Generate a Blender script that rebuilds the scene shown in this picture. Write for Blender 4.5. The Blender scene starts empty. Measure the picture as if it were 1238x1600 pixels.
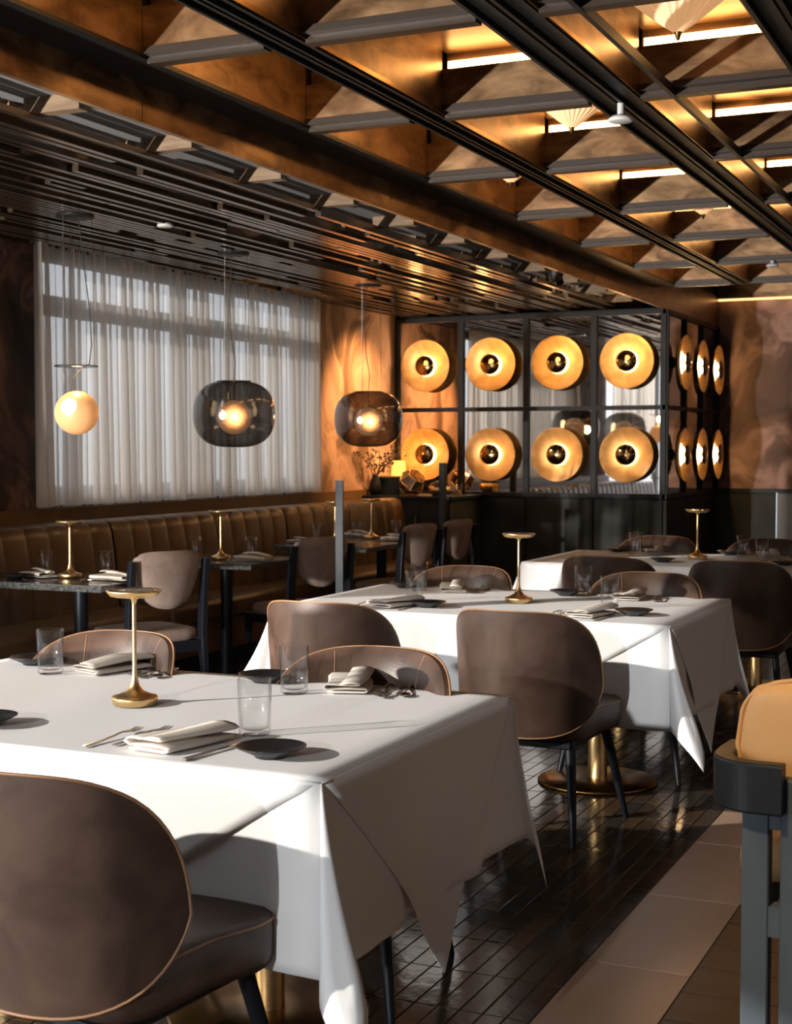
import bpy, math, random
from mathutils import Vector, Matrix, Euler
random.seed(7)
PI = math.pi
scene = bpy.context.scene
COL = scene.collection

# ---------------------------------------------------------------- camera
cam_d = bpy.data.cameras.new('camera')
cam = bpy.data.objects.new('camera', cam_d); COL.objects.link(cam)
cam_d.sensor_fit = 'VERTICAL'; cam_d.sensor_height = 36.0
cam_d.lens = 2270 / 1600 * 36.0
cam_d.clip_start = .05; cam_d.clip_end = 200
cam_d.dof.use_dof = True; cam_d.dof.focus_distance = 4.3; cam_d.dof.aperture_fstop = 7.5
cam.location = (0, 0, 1.45)
cam.rotation_euler = (PI/2 - math.atan(100/2270), 0, math.radians(24.4))
scene.camera = cam

# ---------------------------------------------------------------- world, sun, exposure
vs = scene.view_settings
vs.view_transform = 'Standard'; vs.look = 'None'; vs.gamma = 1; vs.use_curve_mapping = False
vs.exposure = 0.0
world = bpy.data.worlds.new('world'); scene.world = world; world.use_nodes = True
wn = world.node_tree.nodes; wl = world.node_tree.links; wn.clear()
wo = wn.new('ShaderNodeOutputWorld'); wb = wn.new('ShaderNodeBackground')
tc = wn.new('ShaderNodeTexCoord'); sx = wn.new('ShaderNodeSeparateXYZ'); wr = wn.new('ShaderNodeValToRGB')
mr = wn.new('ShaderNodeMapRange'); mr.inputs['From Min'].default_value = -1
wl.new(tc.outputs['Generated'], sx.inputs[0]); wl.new(sx.outputs['Z'], mr.inputs['Value'])
wl.new(mr.outputs[0], wr.inputs[0]); wl.new(wr.outputs[0], wb.inputs[0]); wl.new(wb.outputs[0], wo.inputs[0])
cr = wr.color_ramp
cr.elements[0].position = .40; cr.elements[0].color = (.17, .16, .15, 1)
cr.elements[1].position = .56; cr.elements[1].color = (.86, .92, 1.0, 1)
e = cr.elements.new(.5); e.color = (.60, .63, .68, 1)
wb.inputs[1].default_value = 2.5

sun_d = bpy.data.lights.new('sun', 'SUN'); sun_d.energy = 5.4; sun_d.angle = math.radians(.6); sun_d.color = (1, .93, .84)
sun = bpy.data.objects.new('sun', sun_d); COL.objects.link(sun)
SUN_DIR = Vector((.70*.955, .71*.955, -.33)).normalized()
sun.rotation_euler = SUN_DIR.to_track_quat('-Z', 'Y').to_euler()

# second, weaker sun: added for assumed reflected sunlight along the room, reflector unseen
sun2_d = bpy.data.lights.new('assumed_second_sun', 'SUN'); sun2_d.energy = 1.3; sun2_d.angle = math.radians(.8); sun2_d.color = (.93, .96, 1)
sun2 = bpy.data.objects.new('assumed_second_sun', sun2_d); COL.objects.link(sun2)
sun2.rotation_euler = Vector((.03, .97, -.22)).to_track_quat('-Z', 'Y').to_euler()

def spot(name, loc, to, energy, color, size, ang, blend=.3):
    d = bpy.data.lights.new(name, 'SPOT'); d.energy = energy; d.color = color
    d.shadow_soft_size = size; d.spot_size = math.radians(ang); d.spot_blend = blend
    o = bpy.data.objects.new(name, d); COL.objects.link(o); o.location = loc
    o.rotation_euler = (Vector(to)-Vector(loc)).to_track_quat('-Z', 'Y').to_euler(); return o
def area(name, loc, to, energy, color, sx_, sy_):
    d = bpy.data.lights.new(name, 'AREA'); d.energy = energy; d.color = color
    d.shape = 'RECTANGLE'; d.size = sx_; d.size_y = sy_
    o = bpy.data.objects.new(name, d); COL.objects.link(o); o.location = loc
    o.rotation_euler = (Vector(to)-Vector(loc)).to_track_quat('-Z', 'Y').to_euler(); return o
# spot added low inside the room to light the coffers; no fixture, source assumed
spot('coffer_fill_spot', (-5.6, -2.5, .45), (-1.6, 8.5, 5.0), 5500, (1, .93, .86), .10, 50, .05)
# warm fill lamps added behind and beside the camera; no glazed fronts there
area('fill_behind', (1.5, -3.0, 2.0), (-1.8, 5, .8), 9, (1, .80, .62), 4, 2.4)
area('fill_right', (4.2, 5.0, 2.0), (-1.5, 5, 1.0), 24, (1, .80, .66), 5, 2.0)
scene.cycles.max_bounces = 8; scene.cycles.transparent_max_bounces = 24
scene.cycles.caustics_reflective = False; scene.cycles.caustics_refractive = False

# ---------------------------------------------------------------- materials
MATS = {}
def mat(name, col=(.5, .5, .5), rough=.5, metal=0., noise=None, bump=0., bscale=40., emis=None, estr=0., coat=0., spec=.5, aniso=None, sub=None, rvar=0.):
    if name in MATS: return MATS[name]
    m = bpy.data.materials.new(name); m.use_nodes = True
    n = m.node_tree.nodes; l = m.node_tree.links; b = n['Principled BSDF']
    b.inputs['Base Color'].default_value = (*col, 1); b.inputs['Roughness'].default_value = rough
    b.inputs['Metallic'].default_value = metal; b.inputs['Specular IOR Level'].default_value = spec
    if coat: b.inputs['Coat Weight'].default_value = coat; b.inputs['Coat Roughness'].default_value = .12
    t = n.new('ShaderNodeTexCoord')
    if noise:
        col2, sc, det, stretch = noise
        mp = n.new('ShaderNodeMapping'); mp.inputs['Scale'].default_value = stretch
        nz = n.new('ShaderNodeTexNoise'); nz.inputs['Scale'].default_value = sc; nz.inputs['Detail'].default_value = det
        nz.inputs['Distortion'].default_value = .6
        r = n.new('ShaderNodeValToRGB'); r.color_ramp.elements[0].position = .35; r.color_ramp.elements[1].position = .68
        r.color_ramp.elements[0].color = (*col, 1); r.color_ramp.elements[1].color = (*col2, 1)
        l.new(t.outputs['Object'], mp.inputs[0]); l.new(mp.outputs[0], nz.inputs[0]); l.new(nz.outputs['Fac'], r.inputs[0])
        l.new(r.outputs[0], b.inputs['Base Color'])
        if rvar:
            q = n.new('ShaderNodeMapRange'); q.inputs['To Min'].default_value = rough-rvar; q.inputs['To Max'].default_value = rough+rvar
            l.new(nz.outputs['Fac'], q.inputs['Value']); l.new(q.outputs[0], b.inputs['Roughness'])
    if bump:
        nb = n.new('ShaderNodeTexNoise'); nb.inputs['Scale'].default_value = bscale; nb.inputs['Detail'].default_value = 3
        bp = n.new('ShaderNodeBump'); bp.inputs['Strength'].default_value = bump; bp.inputs['Distance'].default_value = .01
        l.new(t.outputs['Object'], nb.inputs[0]); l.new(nb.outputs['Fac'], bp.inputs['Height']); l.new(bp.outputs[0], b.inputs['Normal'])
    if emis:
        b.inputs['Emission Color'].default_value = (*emis, 1); b.inputs['Emission Strength'].default_value = estr
    MATS[name] = m; return m

def emit(name, col, s):
    m = bpy.data.materials.new(name); m.use_nodes = True; n = m.node_tree.nodes; n.clear()
    e = n.new('ShaderNodeEmission'); e.inputs[0].default_value = (*col, 1); e.inputs[1].default_value = s
    o = n.new('ShaderNodeOutputMaterial'); m.node_tree.links.new(e.outputs[0], o.inputs[0]); return m

def thin_glass(name, tint, refl=1.45, rough=.02):
    m = bpy.data.materials.new(name); m.use_nodes = True; n = m.node_tree.nodes; l = m.node_tree.links; n.clear()
    tr = n.new('ShaderNodeBsdfTransparent'); tr.inputs[0].default_value = (*tint, 1)
    gl = n.new('ShaderNodeBsdfGlossy'); gl.inputs['Roughness'].default_value = rough; gl.inputs[0].default_value = (1, 1, 1, 1)
    lw = n.new('ShaderNodeLayerWeight'); lw.inputs[0].default_value = .5
    pw = n.new('ShaderNodeMath'); pw.operation = 'POWER'; pw.inputs[1].default_value = 5.0
    l.new(lw.outputs['Facing'], pw.inputs[0])
    fr = n.new('ShaderNodeMapRange'); f0 = .8*((refl-1)/(refl+1))**2; fr.inputs['To Min'].default_value = f0; fr.inputs['To Max'].default_value = .85
    l.new(pw.outputs[0], fr.inputs['Value'])
    mx = n.new('ShaderNodeMixShader'); o = n.new('ShaderNodeOutputMaterial')
    p3 = n.new('ShaderNodeMath'); p3.operation = 'POWER'; p3.inputs[1].default_value = 4.0; l.new(lw.outputs['Facing'], p3.inputs[0])
    mc = n.new('ShaderNodeMix'); mc.data_type = 'RGBA'; mc.inputs[6].default_value = (*tint, 1); mc.inputs[7].default_value = (*[q*.30 for q in tint], 1)
    l.new(p3.outputs[0], mc.inputs[0]); l.new(mc.outputs[2], tr.inputs[0])
    l.new(fr.outputs[0], mx.inputs[0]); l.new(tr.outputs[0], mx.inputs[1]); l.new(gl.outputs[0], mx.inputs[2]); l.new(mx.outputs[0], o.inputs[0])
    return m

def curtain_mat():
    m = bpy.data.materials.new('sheer_curtain'); m.use_nodes = True; n = m.node_tree.nodes; l = m.node_tree.links; n.clear()
    d = n.new('ShaderNodeBsdfDiffuse'); d.inputs[0].default_value = (.72, .68, .63, 1)
    t = n.new('ShaderNodeBsdfTranslucent'); t.inputs[0].default_value = (.95, .91, .86, 1)
    tp = n.new('ShaderNodeBsdfTransparent'); tp.inputs[0].default_value = (.9, .9, .9, 1)
    a = n.new('ShaderNodeMixShader'); a.inputs[0].default_value = .55
    b = n.new('ShaderNodeMixShader'); b.inputs[0].default_value = .27
    o = n.new('ShaderNodeOutputMaterial')
    l.new(d.outputs[0], a.inputs[1]); l.new(t.outputs[0], a.inputs[2]); l.new(a.outputs[0], b.inputs[1]); l.new(tp.outputs[0], b.inputs[2]); l.new(b.outputs[0], o.inputs[0])
    return m

def mural_mat(name, cols, sc):
    m = bpy.data.materials.new(name); m.use_nodes = True; n = m.node_tree.nodes; l = m.node_tree.links; b = n['Principled BSDF']
    t = n.new('ShaderNodeTexCoord'); mp = n.new('ShaderNodeMapping'); mp.inputs['Scale'].default_value = (1, 1, .8)
    w = n.new('ShaderNodeTexNoise'); w.inputs['Scale'].default_value = sc; w.inputs['Detail'].default_value = 2
    ad = n.new('ShaderNodeVectorMath'); ad.operation = 'MULTIPLY_ADD'; ad.inputs[1].default_value = (1.6, 1.6, 1.6)
    z = n.new('ShaderNodeTexNoise'); z.inputs['Scale'].default_value = sc*1.3; z.inputs['Detail'].default_value = 4; z.inputs['Distortion'].default_value = 1.1; z.inputs['Roughness'].default_value = .5
    r = n.new('ShaderNodeValToRGB'); cr = r.color_ramp
    for i, (p, c) in enumerate(cols):
        e = cr.elements[i] if i < 2 else cr.elements.new(p)
        e.position = p; e.color = (*c, 1)
    l.new(t.outputs['Object'], mp.inputs[0]); l.new(mp.outputs[0], w.inputs[0])
    l.new(w.outputs['Color'], ad.inputs[0]); l.new(mp.outputs[0], ad.inputs[2]); l.new(ad.outputs[0], z.inputs[0])
    l.new(z.outputs['Fac'], r.inputs[0]); l.new(r.outputs[0], b.inputs['Base Color']); b.inputs['Roughness'].default_value = .75
    return m

M_cloth = mat('white_linen', (.82, .81, .80), .85, bump=.04, bscale=260, spec=.15)
M_napkin = mat('napkin_linen', (.60, .54, .47), .9, bump=.06, bscale=300, spec=.1)
M_leather = mat('brown_leather', (.050, .027, .018), .44, noise=((.100, .058, .040), 6, 5, (1, 1, 1)), bump=.05, bscale=160, rvar=.06)
M_piping = mat('tan_piping', (.30, .155, .075), .5)
M_black = mat('black_wood', (.006, .0075, .011), .42, spec=.22)
M_brass = mat('brushed_brass', (.72, .48, .22), .33, 1.0, noise=((.80, .56, .27), 30, 2, (1, 1, 8)))
M_brass_dk = mat('aged_brass', (.34, .19, .06), .33, 1.0, noise=((.20, .11, .035), 4, 5, (1, 1, 1)), rvar=.08)
M_chrome = mat('cutlery_steel', (.40, .37, .35), .16, 1.0)
M_plate = mat('black_plate', (.012, .012, .014), .35, bump=.3, bscale=120)
M_glass = thin_glass('clear_glass', (.97, .97, .97), 1.45)
M_smoke = thin_glass('smoked_glass', (.31, .29, .275), 1.9)
M_ctray = thin_glass('glass_tray', (.85, .85, .85), 1.6)
M_amber = mat('amber_globe', (.75, .42, .20), .35, emis=(1, .42, .14), estr=.42)
M_bulb = emit('bulb', (1, .80, .50), 9)
M_inner = mat('inner_globe', (.70, .42, .25), .35, emis=(1, .52, .24), estr=.55)
M_taupe = mat('taupe_velvet', (.21, .150, .118), .8, noise=((.27, .20, .165), 14, 3, (1, 1, 1)), bump=.05, bscale=200)
M_banq = mat('banquette_leather', (.085, .046, .019), .36, noise=((.135, .075, .032), 4, 4, (1, 1, 1)), bump=.05, bscale=60)
M_stone = mat('dark_stone', (.025, .026, .025), .14, noise=((.10, .10, .095), 60, 3, (1, 1, 1)))
M_bronze = mat('bronze_panel', (.095, .050, .022), .36, .6, noise=((.33, .20, .10), 4.5, 9, (1, 1, 2.4)), bump=.10, bscale=22, rvar=.08)
M_bronze_dk = mat('dark_bronze', (.030, .020, .013), .4, .3)
M_track = mat('black_track', (.006, .006, .006), .5)
M_led = emit('led_strip', (1, .50, .16), 20)
M_led2 = emit('wall_led', (1, .50, .18), 3)
M_plaster = mat('grey_plaster', (.22, .22, .225), .9)
M_slat = mat('black_gloss_slat', (.15, .11, .08), .23, .85, noise=((.22, .165, .12), 8, 2, (1, .1, 1)))
M_batten = mat('oak_batten', (.15, .095, .05), .6, noise=((.27, .18, .11), 12, 4, (.4, 3, 3)))
M_frame = mat('blackened_frame', (.012, .0115, .011), .5, spec=.2)
M_mirror = mat('mirror', (.78, .74, .70), .025, 1.0)
M_dish = mat('gold_leaf_dish', (.52, .29, .10), .42, .5, noise=((.36, .19, .06), 9, 5, (1, 1, 1)))
M_disc = mat('dark_mirror_disc', (.22, .13, .05), .12, 1.0)
M_ring = emit('sconce_led', (1, .62, .26), 100)
M_dish_glow = emit('painted_dish_glow', (1, .70, .36), 3.2)  # hot glow of the lit brass, put into an emissive colour
M_panel = mat('dark_green_panel', (.018, .018, .015), .6, spec=.15, noise=((.045, .045, .04), 2.5, 6, (1, 1, 1)))
M_panel2 = mat('grey_brown_wainscot', (.05, .045, .04), .5, noise=((.085, .08, .072), 2, 6, (1, 1, .4)))
M_tan = mat('tan_leather', (.60, .33, .13), .45, noise=((.66, .38, .16), 3, 3, (1, 1, 1)), bump=.04, bscale=150)
M_greywood = mat('blue_grey_wood', (.050, .066, .085), .5, noise=((.10, .125, .15), 5, 6, (1, 1, .25)), bump=.05, bscale=60)
M_steelpost = mat('dark_steel_post', (.02, .024, .028), .42, .3, noise=((.075, .08, .085), 7, 6, (1, 1, .3)))
M_grout = mat('grout', (.012, .010, .009), .6)
M_tiles = [mat('dark_glazed_tile_%s' % s, tuple(2.6*q for q in c), .13, noise=(tuple(1.5*q for q in c2), 5, 5, (1, 1, 1)), bump=.10, bscale=16, rvar=.06) for s, c, c2 in
           (('umber', (.020, .013, .008), (.040, .027, .017)), ('slate', (.014, .012, .010), (.030, .025, .020)), ('brown', (.028, .016, .009), (.052, .032, .019)))]
M_strip = mat('pale_marble_tile', (.34, .22, .155), .42, noise=((.42, .29, .215), 2.4, 7, (1.2, .5, 1)))
M_plank = mat('brown_plank_tile', (.032, .018, .010), .4, noise=((.055, .033, .020), 3, 5, (1, 5, 1)))
M_curtain = curtain_mat()
M_winframe = mat('window_frame', (.05, .05, .055), .5)
M_mural = mural_mat('smoke_mural', [(.34, (.010, .007, .006)), (.70, (.27, .15, .115)), (.46, (.05, .026, .018)), (.56, (.17, .085, .055)), (.62, (.06, .035, .028))], 1.1)
M_mural_lit = mural_mat('lit_pink_smoke_mural', [(.30, (.03, .018, .014)), (.72, (.46, .30, .25)), (.44, (.14, .075, .05)), (.54, (.36, .22, .18)), (.62, (.22, .13, .10))], .9)  # lighter copy of the mural, light on the wall put into its colour
M_white = mat('white_plastic', (.6, .6, .6), .5)
M_leaf = mat('dry_leaf', (.03, .018, .008), .6)
M_flute = mat('fluted_glass', (.85, .6, .38), .15, emis=(1, .52, .22), estr=.55)

# ---------------------------------------------------------------- mesh builder
class MB:
    def __init__(s): s.v = []; s.f = []; s.sm = []
    def add(s, vs, fs, smooth=False, M=None):
        o = len(s.v)
        for p in vs:
            p = Vector(p)
            if M is not None: p = M @ p
            s.v.append(tuple(p))
        for f in fs: s.f.append(tuple(i+o for i in f)); s.sm.append(smooth)
        return s
    def box(s, a, b, M=None):
        x0, y0, z0 = a; x1, y1, z1 = b
        return s.add([(x0,y0,z0),(x1,y0,z0),(x1,y1,z0),(x0,y1,z0),(x0,y0,z1),(x1,y0,z1),(x1,y1,z1),(x0,y1,z1)],
                     [(0,3,2,1),(4,5,6,7),(0,1,5,4),(1,2,6,5),(2,3,7,6),(3,0,4,7)], False, M)
    def cbox(s, a, b, c=.004, M=None):   # box with chamfered vertical + top edges
        x0, y0, z0 = a; x1, y1, z1 = b
        def ring(x0, y0, x1, y1, z, k): return [(x0+k,y0,z),(x1-k,y0,z),(x1,y0+k,z),(x1,y1-k,z),(x1-k,y1,z),(x0+k,y1,z),(x0,y1-k,z),(x0,y0+k,z)]
        rs = [ring(x0+c,y0+c,x1-c,y1-c,z0,c), ring(x0,y0,x1,y1,z0+c,c), ring(x0,y0,x1,y1,z1-c,c), ring(x0+c,y0+c,x1-c,y1-c,z1,c)]
        return s.rings(rs, M=M, smooth=False)
    def rings(s, rs, M=None, smooth=True, cap=True):
        n = len(rs[0]); vs = [p for r in rs for p in r]; fs = []
        for i in range(len(rs)-1):
            for j in range(n):
                k = (j+1) % n; fs.append((i*n+j, i*n+k, (i+1)*n+k, (i+1)*n+j))
        s.add(vs, fs, smooth, M)
        if cap:
            s.add(rs[0], [tuple(range(n-1, -1, -1))], False, M); s.add(rs[-1], [tuple(range(n))], False, M)
        return s
    def grid(s, g, M=None, smooth=True):
        n = len(g[0]); vs = [p for r in g for p in r]
        fs = [(i*n+j, i*n+j+1, (i+1)*n+j+1, (i+1)*n+j) for i in range(len(g)-1) for j in range(n-1)]
        return s.add(vs, fs, smooth, M)
    def lathe(s, prof, n=32, M=None, smooth=True, cap=False):
        rs = [[(r*math.cos(2*PI*j/n), r*math.sin(2*PI*j/n), z) for j in range(n)] for r, z in prof]
        return s.rings(rs, M, smooth, cap)
    def cyl(s, p, q, r0, r1=None, n=12, cap=True):
        r1 = r0 if r1 is None else r1; p = Vector(p); q = Vector(q); d = (q-p); R = d.to_track_quat('Z', 'Y').to_matrix()
        rs = [[tuple(c + R @ Vector((r*math.cos(2*PI*j/n), r*math.sin(2*PI*j/n), 0))) for j in range(n)] for c, r in ((p, r0), (q, r1))]
        return s.rings(rs, None, n > 5, cap)
    def tube(s, pts, r, n=6, closed=False):
        pts = [Vector(p) for p in pts]; m = len(pts); rs = []
        up = Vector((0, 0, 1))
        prev = None
        for i in range(m):
            a = pts[i-1] if (i or closed) else pts[i]; b = pts[(i+1) % m] if (i < m-1 or closed) else pts[i]
            t = (b-a).normalized()
            if prev is None:
                h = up if abs(t.z) < .9 else Vector((1, 0, 0)); u = t.cross(h).normalized()
            else:
                u = (prev - t*prev.dot(t)); u = u.normalized() if u.length > 1e-6 else t.orthogonal().normalized()
            prev = u; w = t.cross(u); rr = r[i] if isinstance(r, (list, tuple)) else r
            rs.append([tuple(pts[i] + rr*(math.cos(2*PI*j/n)*u + math.sin(2*PI*j/n)*w)) for j in range(n)])
        if closed: rs.append(rs[0])
        return s.rings(rs, None, True, not closed)
    def mesh(s, name, m, weld=False):
        me = bpy.data.meshes.new(name); me.from_pydata(s.v, [], s.f); me.update()
        me.polygons.foreach_set('use_smooth', s.sm)
        ms = m if isinstance(m, (list, tuple)) else [m]
        for x in ms: me.materials.append(x)
        return me
    def build(s, name, m, parent=None, mods=None, loc=None, rot=None):
        o = bpy.data.objects.new(name, s.mesh(name, m)); COL.objects.link(o); o.parent = parent
        if loc is not None: o.location = loc
        if rot is not None: o.rotation_euler = rot
        for t, kw in (mods or []):
            md = o.modifiers.new(t.lower(), t)
            for k, v in kw.items(): setattr(md, k, v)
        return o
BEV = lambda w=.004, s=2: ('BEVEL', dict(width=w, segments=s, limit_method='ANGLE'))
SUB = lambda l=1: ('SUBSURF', dict(levels=l, render_levels=l))

def tag(o, label=None, cat=None, group=None, kind=None):
    if label: o['label'] = label
    if cat: o['category'] = cat
    if group: o['group'] = group
    if kind: o['kind'] = kind
    return o
def empty(name, loc=(0, 0, 0), rz=0, **k):
    o = bpy.data.objects.new(name, None); COL.objects.link(o); o.location = loc; o.rotation_euler = (0, 0, rz)
    o.empty_display_size = .1
    return tag(o, **k)
CH = {}
def kids(o):
    return [c for c in COL.objects if c.parent == o]
def copy_tree(o, parent=None, ch=None):
    if ch is None:
        ch = {}
        for c in COL.objects:
            if c.parent: ch.setdefault(c.parent.name, []).append(c)
    c = o.copy(); COL.objects.link(c); c.parent = parent
    for k in ch.get(o.name, []): copy_tree(k, c, ch)
    return c
SCL = {'napkin': 1.15, 'fork': 1.12}
def place(proto, first, loc, rz=0, **k):
    o = proto if first else copy_tree(proto)
    o.location = loc; o.rotation_euler = (0, 0, rz); k_ = SCL.get(o.name.split('.')[0], 1); o.scale = (k_,)*3
    if 'label' in o: del o['label']
    return tag(o, **k)
def struct(name, mb, m, mods=None): return tag(mb.build(name, m, None, mods), kind='structure')

# ================================================================= SHELL
# ---- floor
fl = struct('floor', MB().box((-6.0, -4, -.15), (5, 15.2, -.0022)), M_grout)
def tile_mesh(w, d, m, g=.0025, h=.012, c=.0012):
    return MB().cbox((-w/2+g/2, -d/2+g/2, -h), (w/2-g/2, d/2-g/2, 0), c).mesh('tile', m)
TW, TD = .0635, .262
tms = [tile_mesh(TW, TD, m, .004) for m in M_tiles]
cells = []
nx = int((5.8-1.185)/TW)
for i in range(nx):
    x = -1.185 - TW*(i+.5)
    for j in range(-2, 50):
        y = 1.9 + TD*j + .09
        if y > 14.9: continue
        cells.append((x, y))
def seen(x, y):
    D = -.413*x + .911*y
    if D < 2.6: return False
    px = 619 + 2270*(.911*x + .413*y)/D; py = 700+1.45*2270/D
    return -20 < px < 1260 and py < 1640
def hid(x, y):   # covered by the table bodies for the lens
    return False
vis = [c for c in cells if seen(*c) and c[0] > -2.4]
vis.sort(key=lambda c: c[0]**2 + c[1]**2)
near = set(vis[:296])
rest = MB()
rr = random.Random(3)
rest3 = [MB(), MB(), MB()]
for c in cells:
    k = rr.randrange(3); tx, ty = rr.uniform(-.006, .006), rr.uniform(-.003, .003)
    if c in near:
        o = bpy.data.objects.new('tile', tms[k]); COL.objects.link(o); o.parent = fl
        o.location = (c[0], c[1], rr.uniform(-.0008, .0004)); o.rotation_euler = (ty, tx, 0)
    else:
        g = .004; w, d = TW/2-g/2, TD/2-g/2
        zs = [(-w, -d), (w, -d), (w, d), (-w, d)]
        vs_ = [(c[0]+a, c[1]+b, -a*tx+b*ty-.0004) for a, b in zs]
        vb = [(p[0], p[1], -.012) for p in vs_]
        rest3[k].add(vs_+vb, [(0, 1, 2, 3), (0, 4, 5, 1), (1, 5, 6, 2), (2, 6, 7, 3), (3, 7, 4, 0)])
for k in range(3): tag(rest3[k].build('tiles', M_tiles[k], fl), kind='stuff')
sm_ = tile_mesh(.30, .68, M_strip, .006, c=.0005)
for j in range(-2, 17):
    o = bpy.data.objects.new('marble_tile', sm_); COL.objects.link(o); o.parent = fl
    o.location = (-1.035, 3.916-.34+.68*j, .0); o['label'] = 'pale beige marble tile of the runner strip'
pm = tile_mesh(.8, .205, M_plank, .005, c=.0005)
for i in range(5):
    for j in range(0, 63):
        if i > 1 and j > 40: continue
        o = bpy.data.objects.new('plank_tile', pm); COL.objects.link(o); o.parent = fl
        o.location = (-.885+.4+.8*i, 2.05+.205*j, rr.uniform(-.0008, 0))

# ---- walls
XL = -5.78
W = MB()
W.box((XL-.2, 5.5, 0), (XL, 7.35, 3.2)); W.box((XL-.2, 7.35, 0), (XL, 11.0, 1.06)); W.box((XL-.2, 7.35, 2.72), (XL, 11.0, 3.2)); W.box((XL-.2, 11.0, 0), (XL, 15.2, 3.2))
struct('wall_left', W, M_mural)
W = MB(); W.box((-5.9, 14.9, 1.02), (5, 15.1, 3.2)); wb_ = struct('wall_back', W, M_mural_lit)
struct('wall_front', MB().box((-1.0, -4.2, 0), (5.2, -4, 3.3)), M_panel2)
struct('wall_right', MB().box((5, -4, 0), (5.2, 15.2, 3.3)), M_panel2)
for i in range(12):
    x0 = -3.2+.66*i
    MB().box((x0, 14.86, 0), (x0+.65, 14.9, 1.0)).build('wainscot_panel', M_panel2 if x0 > -2.8 else M_panel, wb_, [BEV(.006, 1)])  # first panel darker: the mirror screen's shadow put into its colour
MB().box((-5.9, 14.84, 1.0), (5, 14.9, 1.04)).build('dado_rail', M_frame, wb_)
MB().box((XL-.01, 11.0, 1.07), (XL+.012, 12.69, 2.8)).build('lit_mural_panel', M_mural_lit, COL.objects['wall_left'])  # lighter sheet where the orange glow falls; glow put into the colour
# window in the left wall: bottom frame, transom, mullions, glass
w1 = struct('window_1', MB().box((XL-.16, 7.35, 1.06), (XL-.06, 11.0, 1.20)).box((XL-.16, 7.35, 2.30), (XL-.06, 11.0, 2.42)).box((XL-.16, 7.35, 2.64), (XL-.06, 11.0, 2.72)), M_winframe)
for y in (7.37, 9.13, 10.95): MB().box((XL-.15, y-.035, 1.06), (XL-.07, y+.035, 2.72)).build('mullion', M_winframe, w1)
for a, b in ((7.40, 9.09), (9.17, 10.91)): MB().box((XL-.12, a, 1.2), (XL-.11, b, 2.64)).build('pane', M_ctray, w1)
# glazed bays towards the camera, out of frame, where the sun comes in
w2 = struct('window_2', MB().box((XL-.15, -4, 0), (XL-.05, 5.5, .12)).box((XL-.15, -4, 3.0), (XL-.05, 5.5, 3.2)), M_winframe)
for y in (-2.9, 2.35, 3.95): MB().box((XL-.15, y-.05, .12), (XL-.05, y+.05, 3.0)).build('mullion', M_winframe, w2)
# brown leather ledge panel under the curtain
led = struct('trim_1', MB().box((XL, 5.5, .0), (XL+.05, 12.0, 1.07)), M_banq)

# ================================================================= CEILING
GX = [(-3.14, -2.94), (-2.47, -2.31), (-1.70, -1.49), (-.90, -.70), (-.05, .12), (.75, .92)]
GY = [3.05, 4.33, 5.55, 6.86, 8.2, 9.47, 10.82, 12.12]
ZB, ZC = 2.82, 3.07
ce = struct('ceiling', MB().box((-6.0, -4, ZC+.02), (5, 15.2, ZC+.2)), M_bronze_dk)
# low ceiling of the banquette zone
MB().box((-5.9, 3.0, 2.80), (-3.16, 12.72, 2.83)).build('plaster_panel', M_plaster, ce)
# fascia boards
for a, b in ((3.0, 4.62), (4.62, 6.85), (6.85, 9.1), (9.1, 11.4), (11.4, 14.88)):
    MB().box((-3.165, a+.002, 2.67), (-3.14, b-.002, 2.98 if a > 11 else 2.84)).build('fascia_board', M_bronze, ce)
MB().box((-3.20, 12.72, 2.67), (-3.165, 14.88, ZC+.02)).build('fascia_return', M_bronze_dk, ce)
for k, (a, b) in enumerate(GX):
    y1 = 12.25
    m = MB().box((a+.02, 0, ZB+.012), (b-.02, y1, ZC+.02))
    m.build('beam', M_bronze_dk, ce)
    # bronze cheeks on both sides, one board per bay
    ys = [0, 1.75]+GY
    for j in range(len(ys)-1):
        for x in (a, b-.02):
            MB().box((x, ys[j]+.1, ZB+.012), (x+.02, ys[j+1]-.003, ZC+.02)).build('cheek_board', M_bronze, ce)
    if k in (0, 4, 5):
        MB().box((a, 0, ZB-.004), (b, y1, ZB+.012)).build('beam_soffit', M_track, ce)
    else:
        w = b-a
        for q in (0, 1):
            x0 = a+.006+q*(w*.5); x1 = x0+w*.5-.014
            t = MB().box((x0, 0, ZB-.012), (x0+.012, y1, ZB+.012)).box((x1-.012, 0, ZB-.012), (x1, y1, ZB+.012)).box((x0, 0, ZB+.006), (x1, y1, ZB+.014))
            t.build('light_track', M_track, ce)
        for xx in (a-.003, a+w*.5-.004, b-.005): MB().box((xx, 0, ZB-.006), (xx+.008, y1, ZB+.012)).build('brass_line', M_brass_dk, ce)
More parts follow.
